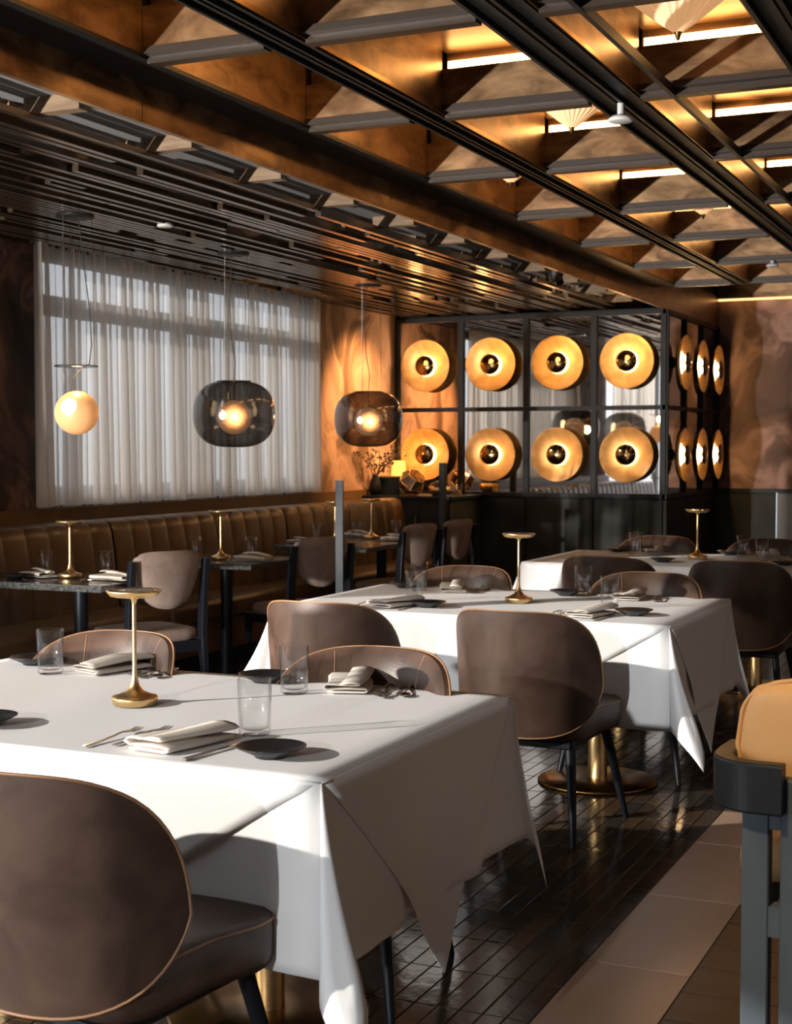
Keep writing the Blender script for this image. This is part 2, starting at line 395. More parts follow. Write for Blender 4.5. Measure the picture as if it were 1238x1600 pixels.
# cross beams with stepped soffit and a light strip in the slot over each
cols = [(GX[i][1], GX[i+1][0]) for i in range(len(GX)-1)]
for a, b in cols:
    for y in [1.75]+GY:
        if a > .1 and y < 8: continue
        MB().box((a, y, ZB+.03), (b, y+.028, 2.995)).build('cross_board', M_bronze, ce)
        MB().box((a, y+.05, ZB+.03), (b, y+.10, ZC+.02)).build('cross_core', M_bronze, ce)
        MB().box((a, y-.012, ZB+.006), (b, y+.10, ZB+.03)).box((a, y+.028, ZB-.018), (b, y+.082, ZB+.006)).build('stepped_soffit', M_bronze_dk, ce)
        st = MB().box((b-.016, y-.95, 2.985), (b-.002, y-.12, 3.03)) if a < -2.9 else MB().box((a+.01, y+.037, 3.0), (b-.01, y+.049, 3.035))
        tag(st.build('led_strip', M_led, ce), 'glowing warm light strip at the top of a coffer')
        yn = [1.75]+GY; jj = yn.index(y); yp = yn[jj-1] if jj else .4
        MB().box((a, yp+.10, ZC), (b, y+.05, ZC+.018)).build('coffer_panel', M_bronze, ce)
MB().box((-1.372, 0, 2.80), (-1.354, 12.1, 2.835)).build('thin_rail', M_track, ce)
# header over the back wall and its light line
hd = struct('trim_2', MB().box((-3.14, 14.80, 2.955), (5, 14.9, 3.16)), M_bronze)
MB().box((-3.14, 14.83, 2.935), (5, 14.85, 2.953)).build('led_strip', M_led2, hd)
# battens and slats
by = 3.82
while by < 12.6:
    for x0, x1 in ((-3.66, -3.40), (-3.80, -3.73), (-3.9, -3.84)):
        MB().box((x0, by-.03, 2.738), (x1, by+.03, 2.80)).build('batten', M_batten, ce)
    for q in range(3):
        x0 = -4.1-rr.random()*.3-q*.52; MB().box((x0-rr.uniform(.12, .34), by-.03, 2.738), (x0, by+.03, 2.80)).build('batten', M_batten, ce)
    by += .79
x = -3.62; ns = 0
SL = [1.6, 2.37, 3.16, 3.95]
srows = 0
while x > -5.74 and ns < 296:
    y = 3.0 + rr.choice([0, .79, .4])
    while y < 12.66:
        L = rr.choice(SL); y2 = min(12.68, y+L)
        if y2 - y > .2 and ns < 296:
            lay = rr.choice([0, 0, .022])
            MB().box((x-.0165, y, 2.690+lay), (x+.0165, y2, 2.736)).build('slat', M_slat, ce); ns += 1
        y = y2 + rr.choice([.02, .2, .4, .79])
    x -= rr.choice([.046, .05, .05, .075, .12])

# downlight ring
dl = tag(MB().lathe([(.02, 2.795), (.17, 2.795), (.20, 2.785), (.21, 2.80)], 32).build('ceiling_speaker', M_plaster), 'round grey speaker ring set in the plaster above the slats', 'speaker'); dl.location = (-4.41, 5.44, 0)
def puck(name, loc, m, lab, cat, r=.05, stem=.05):
    t = empty(name, loc, label=lab, cat=cat)
    MB().cyl((0, 0, 0), (0, 0, -stem), .014).build('stem', m, t)
    MB().lathe([(.0, -stem), (r*.7, -stem), (r, -stem-.012), (r, -stem-.02), (r*.85, -stem-.024), (0, -stem-.024)], 24).build('disc', M_white, t)
puck('motion_sensor', (-1.588, 5.65, 2.81), M_white, 'white round sensor hanging under the double track beam', 'sensor', .05, .05)
puck('smoke_detector', (-4.53, 6.88, 2.72), M_white, 'small white disc detector among the slats over the window', 'detector', .045, .02)
puck('smoke_detector', (-1.9, 10.82, 2.81), M_white, 'tiny white detector far off under a cross beam', 'detector', .045, .02)
def cam_spot(loc, lab, sc=1):
    t = empty('spotlight', loc, label=lab, cat='spotlight')
    MB().cyl((0, 0, .0), (0, 0, -.04*sc), .05*sc, .05*sc, 20).build('mount', M_track, t)
    MB().lathe([(.0, -.04*sc), (.06*sc, -.045*sc), (.06*sc, -.09*sc), (.045*sc, -.14*sc), (.03*sc, -.16*sc), (0, -.16*sc)], 20).build('lamp_head', M_track, t)
    MB().cyl((.02*sc, -.02*sc, -.12*sc), (.05*sc, -.05*sc, -.17*sc), .03*sc, .028*sc, 16).build('lens', M_disc, t)
cam_spot((-3.3, 10.06, 2.80), 'larger black spotlight hanging from the ceiling fascia', 1.0)
cam_spot((-3.26, 11.6, 2.80), 'small black spotlight near the mirror screen corner', .55)

# ================================================================= MIRROR PARTITION
PY = 12.7; PX0, PX1 = -5.77, -3.14; PZ0, PZ1 = 1.0, 2.67
mp = empty('mirror_screen', (0, 0, 0), label='black framed mirror screen with dark panelled base turning a corner', cat='partition')
fx = [-5.755, -5.09, -4.445, -3.80, -3.165]
MB().box((PX0, PY+.03, 0), (PX1-.03, PY+.12, 2.69)).build('core_wall', M_frame, mp)
MB().box((PX1-.12, PY+.12, 0), (PX1-.03, 14.86, 2.69)).build('core_wall', M_frame, mp)
for i in range(4):
    for z0, z1 in ((1.04, 1.79), (1.83, 2.64)):
        MB().box((fx[i]+.025, PY+.012, z0), (fx[i+1]-.025, PY+.03, z1)).build('mirror_pane', M_mirror, mp)
    MB().box((fx[i]+.004, PY-.005, .02), (fx[i+1]-.004, PY+.03, .99)).build('base_panel', M_panel, mp, [BEV(.005, 1)])
for xx in fx: MB().box((xx-.025, PY-.02, 1.0), (xx+.025, PY+.03, 2.67)).build('frame_post', M_frame, mp)
for z in (1.02, 1.81, 2.655): MB().box((PX0, PY-.016, z-.02), (PX1, PY+.03, z+.02)).build('frame_rail', M_frame, mp)
sy_ = [12.72, 13.42, 14.12, 14.84]
for i in range(3):
    for z0, z1 in ((1.04, 1.79), (1.83, 2.64)):
        MB().box((PX1-.03, sy_[i]+.02, z0), (PX1-.012, sy_[i+1]-.02, z1)).build('mirror_pane', M_mirror, mp)
    MB().box((PX1-.03, sy_[i]+.004, .02), (PX1+.005, sy_[i+1]-.004, .99)).build('base_panel', M_panel, mp, [BEV(.005, 1)])
for yy in sy_: MB().box((PX1-.03, yy-.02, 1.0), (PX1+.016, yy+.02, 2.67)).build('frame_post', M_frame, mp)
for z in (1.02, 1.81, 2.655): MB().box((PX1-.03, PY-.02, z-.02), (PX1+.014, 14.86, z+.02)).build('frame_rail', M_frame, mp)

def make_sconce():
    t = empty('wall_sconce')
    R = .243
    prof = [(.045, .0), (.10, .002), (.16, .008), (.21, .026), (R, .052), (R+.003, .057), (R-.002, .056), (.20, .036), (.15, .020), (.10, .014), (.05, .012)]
    dish = MB().lathe(prof, 48, Matrix.Translation((0, 0, .035))).build('dish', M_dish, t)
    MB().cyl((0, 0, 0), (0, 0, .052), .05, .05, 20).build('mount', M_frame, t)
    MB().lathe([(.050, .052), (.068, .052), (.068, .072), (.050, .072)], 32).build('light_ring', M_ring, t)
    MB().lathe([(.0, .100), (.076, .100), (.094, .104), (.094, .110), (.074, .121), (.045, .130), (.0, .134)], 32).build('centre_disc', M_disc, t)
    MB().lathe([(.05, .0485), (.150, .0500), (.152, .0475)], 48).build('dish_glow', M_dish_glow, t)  # added glowing ring in place of lamp light falling on the dish
    MB().cyl((0, 0, .05), (0, 0, .102), .02, .02, 12).build('spindle', M_brass_dk, t)
    return t
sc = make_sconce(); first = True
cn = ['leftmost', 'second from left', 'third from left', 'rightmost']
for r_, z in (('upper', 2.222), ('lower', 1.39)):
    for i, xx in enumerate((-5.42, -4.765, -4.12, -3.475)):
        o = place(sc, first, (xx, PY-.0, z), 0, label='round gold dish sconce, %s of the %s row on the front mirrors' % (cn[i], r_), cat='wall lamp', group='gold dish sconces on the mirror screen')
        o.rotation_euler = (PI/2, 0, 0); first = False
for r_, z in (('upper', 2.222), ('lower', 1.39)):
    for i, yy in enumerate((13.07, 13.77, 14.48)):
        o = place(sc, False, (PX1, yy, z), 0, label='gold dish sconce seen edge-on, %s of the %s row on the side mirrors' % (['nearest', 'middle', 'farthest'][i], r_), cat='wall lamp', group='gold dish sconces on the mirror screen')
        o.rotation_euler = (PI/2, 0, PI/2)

for xx in (-5.42, -4.765, -4.12, -3.475):   # points added without fixture, standing in for upper sconce glow on the slats
    d = bpy.data.lights.new('sconce_fill', 'POINT'); d.energy = 3.8; d.color = (1, .56, .20); d.shadow_soft_size = .05
    o = bpy.data.objects.new('sconce_fill', d); COL.objects.link(o); o.location = (xx, 12.40, 2.30)

# ================================================================= CURTAINS
def curtain(y0, y1, lab, folds, seed):
    r = random.Random(seed); n = folds*10; g = []
    ph = [r.uniform(-.5, .5) for _ in range(folds+2)]
    zs = [1.085, 1.2, 1.6, 2.0, 2.4, 2.60, 2.66, 2.72]
    for z in zs:
        k = (z-1.085)/1.63; row = []
        for i in range(n+1):
            u = i/n; a = u*folds; j = int(a); p = ph[j]*(1-(a-j))+ph[min(j+1, folds+1)]*(a-j)
            amp = .042*(1-.45*k)*(1+.5*math.sin(j*1.7+seed))
            x = XL+.10 + amp*math.sin(2*PI*a+p*1.5) + .012*math.sin(5.3*u*PI+seed)*(1-k)
            y = y0+(y1-y0)*u + .012*math.cos(2*PI*a*1.0+p)*(1-.3*k)
            row.append((x, y, z + (.006*math.sin(2*PI*a+1) if z < 1.1 else 0)))
        g.append(row)
    t = empty('curtain', (0, 0, 0), label=lab, cat='curtain')
    MB().grid(g).build('sheer', M_curtain, t)
    MB().box((XL+.06, y0, 2.715), (XL+.12, y1, 2.735)).build('curtain_rail', M_winframe, t)
    return t
curtain(7.20, 9.135, 'wide sheer grey-white pleated curtain at the left window behind the amber globe', 24, 1)
curtain(9.125, 10.98, 'sheer pleated curtain beside the orange lit wall, behind the smoked globe', 20, 2)
curtain(3.2, 5.5, 'sheer pleated curtain nearest the camera, seen only in the mirrors', 20, 5)

# ================================================================= BANQUETTE
bq = empty('banquette', (0, 0, 0), label='long brown leather channel-tufted banquette under the window', cat='bench')
MB().box((-5.73, 4.6, 0), (-5.0, 11.9, .12)).build('plinth', M_black, bq)
MB().box((-5.72, 4.6, .12), (-4.96, 11.9, .34)).build('base', M_banq, bq, [BEV(.02, 3)])
for a, b in ((4.6, 7.47), (7.49, 9.70), (9.72, 11.9)):
    MB().box((-5.45, a, .34), (-4.90, b, .47)).build('seat_cushion', M_banq, bq, [BEV(.035, 4)])
    n = max(1, round((b-a)/.21)); w = (b-a)/n
    for k in range(n):
        y0 = a+k*w
        prof = []
        for q in range(9):   # cushion bulge of one channel
            s_ = q/8; yy = y0+w*s_; bu = .012*math.sin(PI*s_)**.4
            prof.append((yy, bu))
        g = []
        for zz, xo in ((.45, -5.27), (.6, -5.29), (.8, -5.31), (.93, -5.33), (.98, -5.35), (1.0, -5.40), (1.0, -5.50)):
            g.append([(xo+bu*(1 if zz < .99 else .6), yy, zz+(bu*.3 if zz >= .98 else 0)) for yy, bu in prof])
        MB().grid(g).build('back_channel', M_banq, bq)
MB().box((-5.73, 4.6, .3), (-5.42, 11.9, .985)).build('back_frame', M_banq, bq)

# ================================================================= STONE BANQUETTE TABLES
def make_btable():
    t = empty('stone_table')
    MB().box((-.37, -.33, .715), (.37, .33, .75)).build('table_top', M_stone, t, [BEV(.004, 2)])
    MB().cyl((0, 0, .02), (0, 0, .715), .038, .038, 24).build('pedestal', M_black, t)
    MB().lathe([(0, .0), (.21, .0), (.215, .006), (.20, .014), (.05, .022), (.0, .022)], 40).build('base', M_black, t)
    MB().cyl((0, 0, .700), (0, 0, .715), .12, .12, 24).build('mounting_plate', M_black, t)
    return t
bt = make_btable()
BT = [(-4.76, 6.39, 'nearest the camera, at the left edge'), (-4.76, 7.90, 'second along the banquette, with the tall lamp'), (-4.76, 9.50, 'third along the banquette, behind the steel post'), (-4.76, 10.22, 'last and farthest along the banquette')]
for i, (x, y, w) in enumerate(BT): place(bt, i == 0, (x, y, 0), 0, label='dark stone table on black pedestal, %s' % w, cat='table', group='stone tables along the banquette')

# ================================================================= WOOD FRAMED CHAIRS
def make_bchair():
    t = empty('side_chair')
    # faces +Y; back at -Y
    for s_ in (-1, 1):
        x = .225*s_
        MB().rings([[(x-w, y-d, z), (x+w, y-d, z), (x+w, y+d, z), (x-w, y+d, z)] for y, z, w, d in ((-.25, 0, .014, .017), (-.235, .25, .017, .022), (-.215, .45, .018, .026), (-.225, .65, .018, .026), (-.25, .86, .016, .020))], smooth=False).build('rear_leg', M_black, t, [BEV(.005, 2)])
        MB().rings([[(x-w, y-w, z), (x+w, y-w, z), (x+w, y+w, z), (x-w, y+w, z)] for y, z, w in ((.23, 0, .013), (.215, .42, .020))], smooth=False).build('front_leg', M_black, t, [BEV(.004, 2)])
        MB().box((x-.012, -.21, .37), (x+.012, .22, .42)).build('side_rail', M_black, t)
    MB().box((-.22, .20, .37), (.22, .225, .42)).build('front_rail', M_black, t)
    MB().box((-.22, -.225, .36), (.22, -.2, .42)).build('rear_rail', M_black, t)
    # seat: rounded pad
    n = 32; rs = []
    for z, k in ((.42, .94), (.43, .99), (.455, 1.0), (.475, .97), (.482, .90)):
        ring = []
        for j in range(n):
            a = 2*PI*j/n; c, s_ = math.cos(a), math.sin(a)
            ring.append((.235*k*math.copysign(abs(c)**.45, c), .01+.235*k*math.copysign(abs(s_)**.45, s_), z))
        rs.append(ring)
    MB().rings(rs).build('seat', M_taupe, t)
    # back pad: rounded trapezoid, curved
    def pt(u, v, off):   # u -1..1, v 0..1
        w = .222 - .075*(1-v)**1.3
        c = max(abs(u), abs(2*v-1)); 
        x = w*u; z = .60 + .31*v
        y = -.262 + .05*u*u - .03*(v-.5) + off
        return (x, y, z)
    g1 = []; N = 14
    def sq(u, v):   # map the square to a rounded square
        a, b = u, 2*v-1
        k = 1-(a*a*b*b)**(2.2 if b > 0 else 1.0)*(.16 if b > 0 else .26)
        return a*k, (b*k+1)/2
    for off in (-.022, .022):
        g = []
        for i in range(N+1):
            row = []
            for j in range(N+1):
                u, v = -1+2*j/N, i/N
                e_ = max(abs(u), abs(2*v-1))
                uu, vv = sq(u, v)
                o_ = off*(math.sqrt(max(0, 1-e_**6)) if e_ < 1 else 0)
                row.append(pt(uu, vv, o_))
            g.append(row if off < 0 else row[::-1])
        g1.append(g)
    MB().grid(g1[0]).grid(g1[1]).build('back_pad', M_taupe, t)
    return t
bc = make_bchair()
for i, (x, y, rz, w) in enumerate([(-4.47, 6.57, 1.13, 'nearest, at the first banquette table'), (-4.30, 8.0, 1.15, 'second, beside the steel post'),
                                   (-4.38, 9.62, 1.35, 'left of the pair by the mirror screen'), (-4.38, 10.34, 1.40, 'right of the pair by the mirror screen')]):
    place(bc, i == 0, (x, y, 0), rz, label='black wood chair with taupe back pad, %s' % w, cat='chair', group='black wood chairs along the banquette')

# ================================================================= LEATHER DINING CHAIRS
def make_chair():
    t = empty('dining_chair')
    # upholstered back shell -----------------------------------------
    R, S = .30, .405
    def plan(s_, z, inset=0):
        a = s_/R*.92; r = R-inset
        lean = .16*(z-.45) if z > .45 else .05*(z-.45)
        k = math.cos(a*.75)
        return (r*1.02*math.sin(a), .04 - r*math.cos(a)*1.0 - lean*max(k, 0), z)
    def zt(s_): q = min(1, abs(s_)/S); return .575 + .287*(1-q**3.6)**(1/2.2)
    def zb(s_): q = min(1, abs(s_)/S); return .575 - .185*(1-q**3.4)**(1/1.25)
    NS, NV = 36, 16
    def surf(inset, bulge):
        g = []
        for i in range(NS+1):
            th = -PI/2 + PI*i/NS; s_ = S*math.sin(th); a, b = zb(s_), zt(s_); col = []
            for j in range(NV+1):
                v = (1-math.cos(PI*j/NV))/2; z = a+(b-a)*v
                e_ = 1-max(abs(2*v-1), abs(s_)/S)**5
                col.append(plan(s_, z, inset+bulge*e_))
            g.append(col)
        return g
    MB().grid([c[::-1] for c in surf(.0, -.006)]).build('back_shell', M_leather, t)
    MB().grid(surf(.016, .034)).build('back_cushion', M_leather, t)
    rim = []
    for i in range(NS+1):
        th = -PI/2 + PI*i/NS; s_ = S*math.sin(th); rim.append((s_, zt(s_)))
    for i in range(NS-1, 0, -1):
        th = -PI/2 + PI*i/NS; s_ = S*math.sin(th); rim.append((s_, zb(s_)))
    mb = MB(); outer = [plan(s_, z, 0) for s_, z in rim]; inner = [plan(s_, z, .016) for s_, z in rim]
    mb.grid([outer+[outer[0]], inner+[inner[0]]]).build('rim_band', M_leather, t)
    MB().tube(outer, .0034, 6, True).build('piping', M_piping, t)
    for sgn in (-1, 1):
        MB().tube([plan(sgn*.17, zb(.17)+(zt(.17)-zb(.17))*v, .016+.034*(1-max(abs(2*v-1), .17/S)**5)-.0004) for v in [.30+.69*k/24 for k in range(25)]], .0016, 5).build('seam', M_piping, t)
    # seat -----------------------------------------------------------
    n = 40
    def ring(z, k):
        r = []
        for j in range(n):
            a = 2*PI*j/n; c, s_ = math.cos(a), math.sin(a)
            w = .272 if s_ > 0 else .24
            r.append((w*k*math.copysign(abs(c)**.36, c), .055+.25*k*math.copysign(abs(s_)**.36, s_), z))
        return r
    seat = MB().rings([ring(.372, .93), ring(.376, .97), ring(.40, 1.0), ring(.468, 1.0), ring(.482, .985), ring(.490, .93), ring(.494, .6), ring(.495, .2)]).build('seat', M_leather, t)
    MB().tube(ring(.474, .998), .0036, 6, True).build('seat_piping', M_piping, t)
    MB().box((-.205, -.18, .345), (.205, .24, .374)).build('seat_frame', M_black, t, [BEV(.006, 1)])
    for sx__, y0, y1, xt, xb in ((-1, .21, .29, .205, .27), (1, .21, .29, .205, .27), (-1, -.15, -.235, .19, .235), (1, -.15, -.235, .19, .235)):
        MB().tube([(sx__*xt, y0, .372), (sx__*(xt+(xb-xt)*.5), (y0+y1)/2, .19), (sx__*xb, y1, 0)], [.020, .017, .0115], 10).build('leg', M_black, t)
    return t
ch = make_chair(); first = True
CHAIRS = [(-1.75, 2.40, -.10, 'in the foreground, tucked under the near side of the nearest table'),
          (-2.69, 3.56, PI-.02, 'left of the two on the far side of the nearest table'),
          (-1.78, 3.56, PI+.03, 'right of the two on the far side of the nearest table'),
          (-1.79, 5.24, -.03, 'right of the two on the near side of the middle table'),
          (-2.60, 5.22, .02, 'left of the two on the near side of the middle table'),
          (-1.72, 6.43, PI, 'right of the two on the far side of the middle table'),
          (-2.63, 6.42, PI+.02, 'left of the two on the far side of the middle table'),
          (-2.24, 7.93, .0, 'left of the two on the near side of the farthest table'),
          (-1.52, 7.90, .03, 'right of the two on the near side of the farthest table'),
          (-2.38, 9.25, PI, 'left of the two on the far side of the farthest table'),
          (-1.66, 9.25, PI, 'right of the two on the far side of the farthest table')]
for x, y, rz, w in CHAIRS:
    place(ch, first, (x, y, 0), rz, label='brown leather tub chair, %s' % w, cat='chair', group='brown leather chairs at the cloth tables'); first = False

# ================================================================= CLOTH TABLES
TABLES = [(-2.235, 3.21, 'nearest'), (-2.21, 6.07, 'middle'), (-2.05, 8.85, 'farthest')]
HX, HY, ZT = .87, .575, .76
def make_dtable():
    t = empty('dining_table')
    MB().box((-HX+.006, -HY+.006, .725), (HX-.006, HY-.006, ZT-.006)).build('table_top', M_black, t)
    for s_ in (-1, 1):
        x = .42*s_
        MB().cyl((x, 0, .02), (x, 0, .725), .042, .042, 28).build('column', M_brass, t)
        MB().lathe([(0, 0), (.255, 0), (.26, .006), (.255, .014), (.06, .020), (.0, .020)], 56, Matrix.Translation((x, 0, 0))).build('base_disc', M_brass_dk, t)
    return t
dt = make_dtable()
def under_cloth(seed, h=.40):
    r = random.Random(seed); mb = MB(); z0 = ZT
    path = []   # (point on edge, list of column positions)
    NR = 14
    rc = .012
    corners = [(HX, -HY, (0, -1), (1, 0)), (HX, HY, (1, 0), (0, 1)), (-HX, HY, (0, 1), (-1, 0)), (-HX, -HY, (-1, 0), (0, -1))]
    cols_ = []
    for ci, (cx, cy, n1, n2) in enumerate(corners):
        taum = math.radians([24, 8, 18, 24][ci]); tw = r.uniform(-.10, .10)
        NF = 20
        for k in range(NF+1):
            th = PI/2*k/NF; L = h/max(math.cos(th), math.sin(th))
            q = math.sin(2*th)
            tau = math.radians(3.5) + taum*abs(q)**.9
            az = PI/4 + (th-PI/4)*.30 + tw*q - .16*math.sin(4*th)
            dx = n1[0]*math.cos(az)+n2[0]*math.sin(az); dy = n1[1]*math.cos(az)+n2[1]*math.sin(az)
            col = []
            for j in range(NR+1):
                s_ = L*j/NR
                t_ = tau*min(1, .55+.55*j/NR)
                o = s_*math.sin(t_); d = s_*math.cos(t_)
                rip = .010*math.sin(3*th*2+seed)*(s_/L)**2
                col.append((cx+dx*(o+.004+rip), cy+dy*(o+.004+rip), z0-d-(.0)))
            cols_.append(col)
        nx_, ny_ = corners[(ci+1) % 4][0], corners[(ci+1) % 4][1]
        length = math.hypot(nx_-cx, ny_-cy); NS_ = 28 if length > 1.3 else 20
        p1, p2 = r.uniform(0, 6), r.uniform(0, 6)
        for k in range(1, NS_):
            u = k/NS_; x = cx+(nx_-cx)*u; y = cy+(ny_-cy)*u; col = []
            w = math.sin(PI*u)**.5
            for j in range(NR+1):
                s_ = h*j/NR; v = j/NR
                o = .004+math.sin(math.radians(3.5))*s_ + w*v*(.018*math.sin(2*PI*u*2.2+p1)+.008*math.sin(2*PI*u*5+p2)-.012)
                col.append((x+n2[0]*max(o, .003), y+n2[1]*max(o, .003), z0-s_))
            cols_.append(col)
    cols_.append(cols_[0])
    mb.grid(cols_)
    # flat top
    top = [[(-HX+2*HX*i/24, -HY+2*HY*j/16, z0) for j in range(17)] for i in range(25)]
    mb.grid(top)
    return mb
def overlay(seed, df=.60, ds=.60):
    r = random.Random(seed); mb = MB(); z0 = ZT+.0035
    N = 36
    top = [[(-HX+2*HX*i/N, -HY+2*HY*j/24, z0+.0009*math.sin(i*.9+j*.4+seed)*math.sin(PI*i/N)*math.sin(PI*j/24)) for j in range(25)] for i in range(N+1)]
    mb.grid(top)
    for (ax, ay, bx, by, nx_, ny_, dep) in ((-HX, -HY, HX, -HY, 0, -1, df), (HX, -HY, HX, HY, 1, 0, ds), (HX, HY, -HX, HY, 0, 1, df), (-HX, HY, -HX, -HY, -1, 0, ds)):
        rows = []; NV = 22; p1 = r.uniform(0, 6); tipu = .5+(.0 if abs(nx_) < .5 else .03)
        for i in range(NV+1):
            v = i/NV; row = []
            sag = .055*math.sin(PI*v)          # hems bow inwards
            for j in range(N+1):
                s_ = j/N
                u0 = v*tipu + sag*.5; u1 = 1-v*(1-tipu)-sag*.5
                if v == 1: u0 = u1 = tipu
                u = u0+(u1-u0)*s_ if u1 > u0 else tipu
                if i == 0: u = s_
                # rounded table edge then a nearly plumb fall with soft flutes
                d = dep*v
                o = .0075 + .045*d + v*(.016*math.sin(2*PI*(u*1.6)+p1)+.006*math.sin(2*PI*u*4.3+p1))*math.sin(PI*min(1, max(0, u)))
                if i == 0: o = .0015
                row.append((ax+(bx-ax)*u+nx_*max(o, .006 if i else 0), ay+(by-ay)*u+ny_*max(o, .006 if i else 0), z0-d-(0 if i == 0 else 0)))
            rows.append(row)
        mb.grid(rows[::-1])
    return mb
for i, (x, y, w) in enumerate(TABLES):
    place(dt, i == 0, (x, y, 0), 0, label='%s dining table with brass column pedestals, covered in white cloths' % w, cat='table', group='long tables under white cloths')
    u_ = under_cloth(i*3+1).build('tablecloth', M_cloth, None, [('SOLIDIFY', dict(thickness=.0012, offset=0))]); u_.location = (x, y, 0)
    tag(u_, 'white linen under-cloth with pleated hanging corners on the %s table' % w, 'tablecloth', 'white under-cloths')
    o_ = overlay(i*5+2).build('overlay_cloth', M_cloth, None, [('SOLIDIFY', dict(thickness=.0012, offset=0))]); o_.location = (x, y, 0)
    tag(o_, 'white linen top cloth with pointed side drops on the %s table' % w, 'tablecloth', 'white top cloths')

# ================================================================= TABLEWARE
def make_lamp():
    t = empty('table_lamp')
    MB().lathe([(0, 0), (.0555, 0), (.058, .003), (.062, .019), (.0605, .0225), (.046, .026), (.023, .037), (.012, .054), (.0072, .075), (.006, .10)], 44).build('base', M_brass, t)
    MB().cyl((0, 0, .095), (0, 0, .287), .0062, .0055, 16).build('stem', M_brass, t)
    MB().lathe([(.0055, .27), (.008, .281), (.018, .288), (.052, .289), (.064, .292), (.073, .303), (.0735, .307), (.068, .307), (.066, .3035), (.0, .3035)], 44).build('shade', M_brass, t)
    MB().lathe([(.066, .3042), (.064, .3068), (0, .3068)], 44).build('cover_glass', M_glass, t)
    return t
def make_glass(r=.0385, h=.134):
    t = MB().lathe([(0, .0), (r-.004, .0), (r-.001, .004), (r+.001, .06), (r+.0025, h), (r+.0012, h+.0008), (r-.001, h), (r-.0024, .06), (r-.005, .016), (r-.012, .012), (0, .011)], 36).build('drinking_glass', M_glass)
    return t
def make_plate(r=.078):
    return MB().lathe([(0, 0), (.036, 0), (.038, .004), (.05, .010), (r, .0235), (r+.001, .0255), (r-.002, .0255), (.055, .0165), (.03, .012), (0, .011)], 44).build('side_plate', M_plate)
def make_napkin(seed):
    r = random.Random(seed); mb = MB()
    # strip folded back and forth: a ribbon profile in x-z, extruded along y
    prof = [(-.052, .004), (.045, .003), (.054, .006), (.050, .012), (.0, .013), (-.046, .012), (-.055, .017), (-.049, .022), (-.01, .021), (.036, .021), (.047, .026), (.040, .0335), (.02, .036), (-.005, .032)]
    g = []
    NY = 14
    for i in range(NY+1):
        v = i/NY; y = -.10+.20*v
        row = []
        for k, (x, z) in enumerate(prof):
            fan = 1+(.20 if k > 5 else .08)*(v-.5)
            zz = z*(1+.18*math.sin(3*v+k*.3+seed)) + (.006*math.sin(PI*v)*(k/13))
            row.append((x*fan+.012*math.sin(v*2.5+seed)+(k*.0022)*(v-.5), y+(.008*math.sin(k*.9) if k > 5 else 0), max(.0015, zz)))
        g.append(row)
    return mb.grid(g).build('napkin', M_napkin, None, [('SOLIDIFY', dict(thickness=.0022, offset=1))])
def make_fork():
    t = empty('fork')
    def strip(pts): return [[(x-w, y, z+th), (x+w, y, z+th), (x+w, y, z-th), (x-w, y, z-th)] for x, y, z, w, th in pts]
    MB().rings(strip([(0, -.10, .003, .0042, .0016), (0, -.06, .003, .0036, .0018), (0, .0, .006, .0022, .0018), (0, .03, .009, .0026, .0014), (0, .045, .008, .009, .0010), (0, .058, .0065, .0115, .0009)]), smooth=False).build('handle', M_chrome, t, [BEV(.0008, 1)])
    for k in range(4):
        x = -.0095+k*.00635
        MB().rings(strip([(x, .057, .0065, .0018, .0009), (x, .075, .0055, .0014, .0009), (x*.97, .095, .009, .0008, .0006)]), smooth=False).build('tine', M_chrome, t)
    return t
def make_knife():
    t = empty('table_knife')
    MB().rings([[(-w, y, .0035+h), (w, y, .0035+h), (w, y, .0035-h), (-w, y, .0035-h)] for y, w, h in ((-.11, .0055, .0030), (-.06, .0045, .0026), (.0, .0036, .0022))], smooth=False).build('handle', M_chrome, t, [BEV(.001, 1)])
    MB().rings([[(-a, y, .0035+h), (b, y, .0035+h), (b, y, .0035-h), (-a, y, .0035-h)] for y, a, b, h in ((.0, .0036, .004, .001), (.02, .004, .008, .0008), (.08, .004, .0085, .0007), (.11, .0035, .002, .0006))], smooth=False).build('blade', M_chrome, t)
    return t
def make_spoon():
    t = empty('spoon')
    MB().tube([(0, -.10, .003), (0, -.04, .003), (0, .02, .008), (0, .045, .008)], [.0035, .003, .002, .002], 8).build('handle', M_chrome, t)
    rs = []
    g = []
    for i in range(9):
        a = i/8; rr_ = math.sin(PI*min(.999, max(.001, a)))**.6*.019
        g.append([(rr_*math.cos(PI*j/8), .04+.06*a, .008-.007*math.sin(PI*j/8)*math.sin(PI*a)) for j in range(9)])
    MB().grid(g).build('bowl', M_chrome, t, [('SOLIDIFY', dict(thickness=.001))])
    return t
lamp = make_lamp(); glass = make_glass(); plate = make_plate(); naps = [make_napkin(k) for k in range(3)]
fork = make_fork(); knife = make_knife(); spoon = make_spoon()
used = set()
def put(proto, loc, rz, **k):
    f = proto.name not in used; used.add(proto.name)
    return place(proto, f, loc, rz, **k)
ZS = ZT+.0052
for x, y, z, w in [(-2.23, 3.225, ZS, 'on the nearest white table'), (-2.16, 6.08, ZS, 'on the middle white table'), (-2.0, 8.907, ZS, 'on the farthest white table'),
                (-4.83, 6.39, .7505, 'on the first stone table at the left edge'), (-4.76, 7.83, .7505, 'on the second stone table'), (-4.80, 9.5, .7505, 'on the third stone table by the steel post'), (-4.80, 10.12, .7505, 'on the last stone table')]:
    put(lamp, (x, y, z), 0, label='slim brass lamp with flat disc top, %s' % w, cat='lamp', group='brass table lamps')
G = 'clear tumblers on the tables'
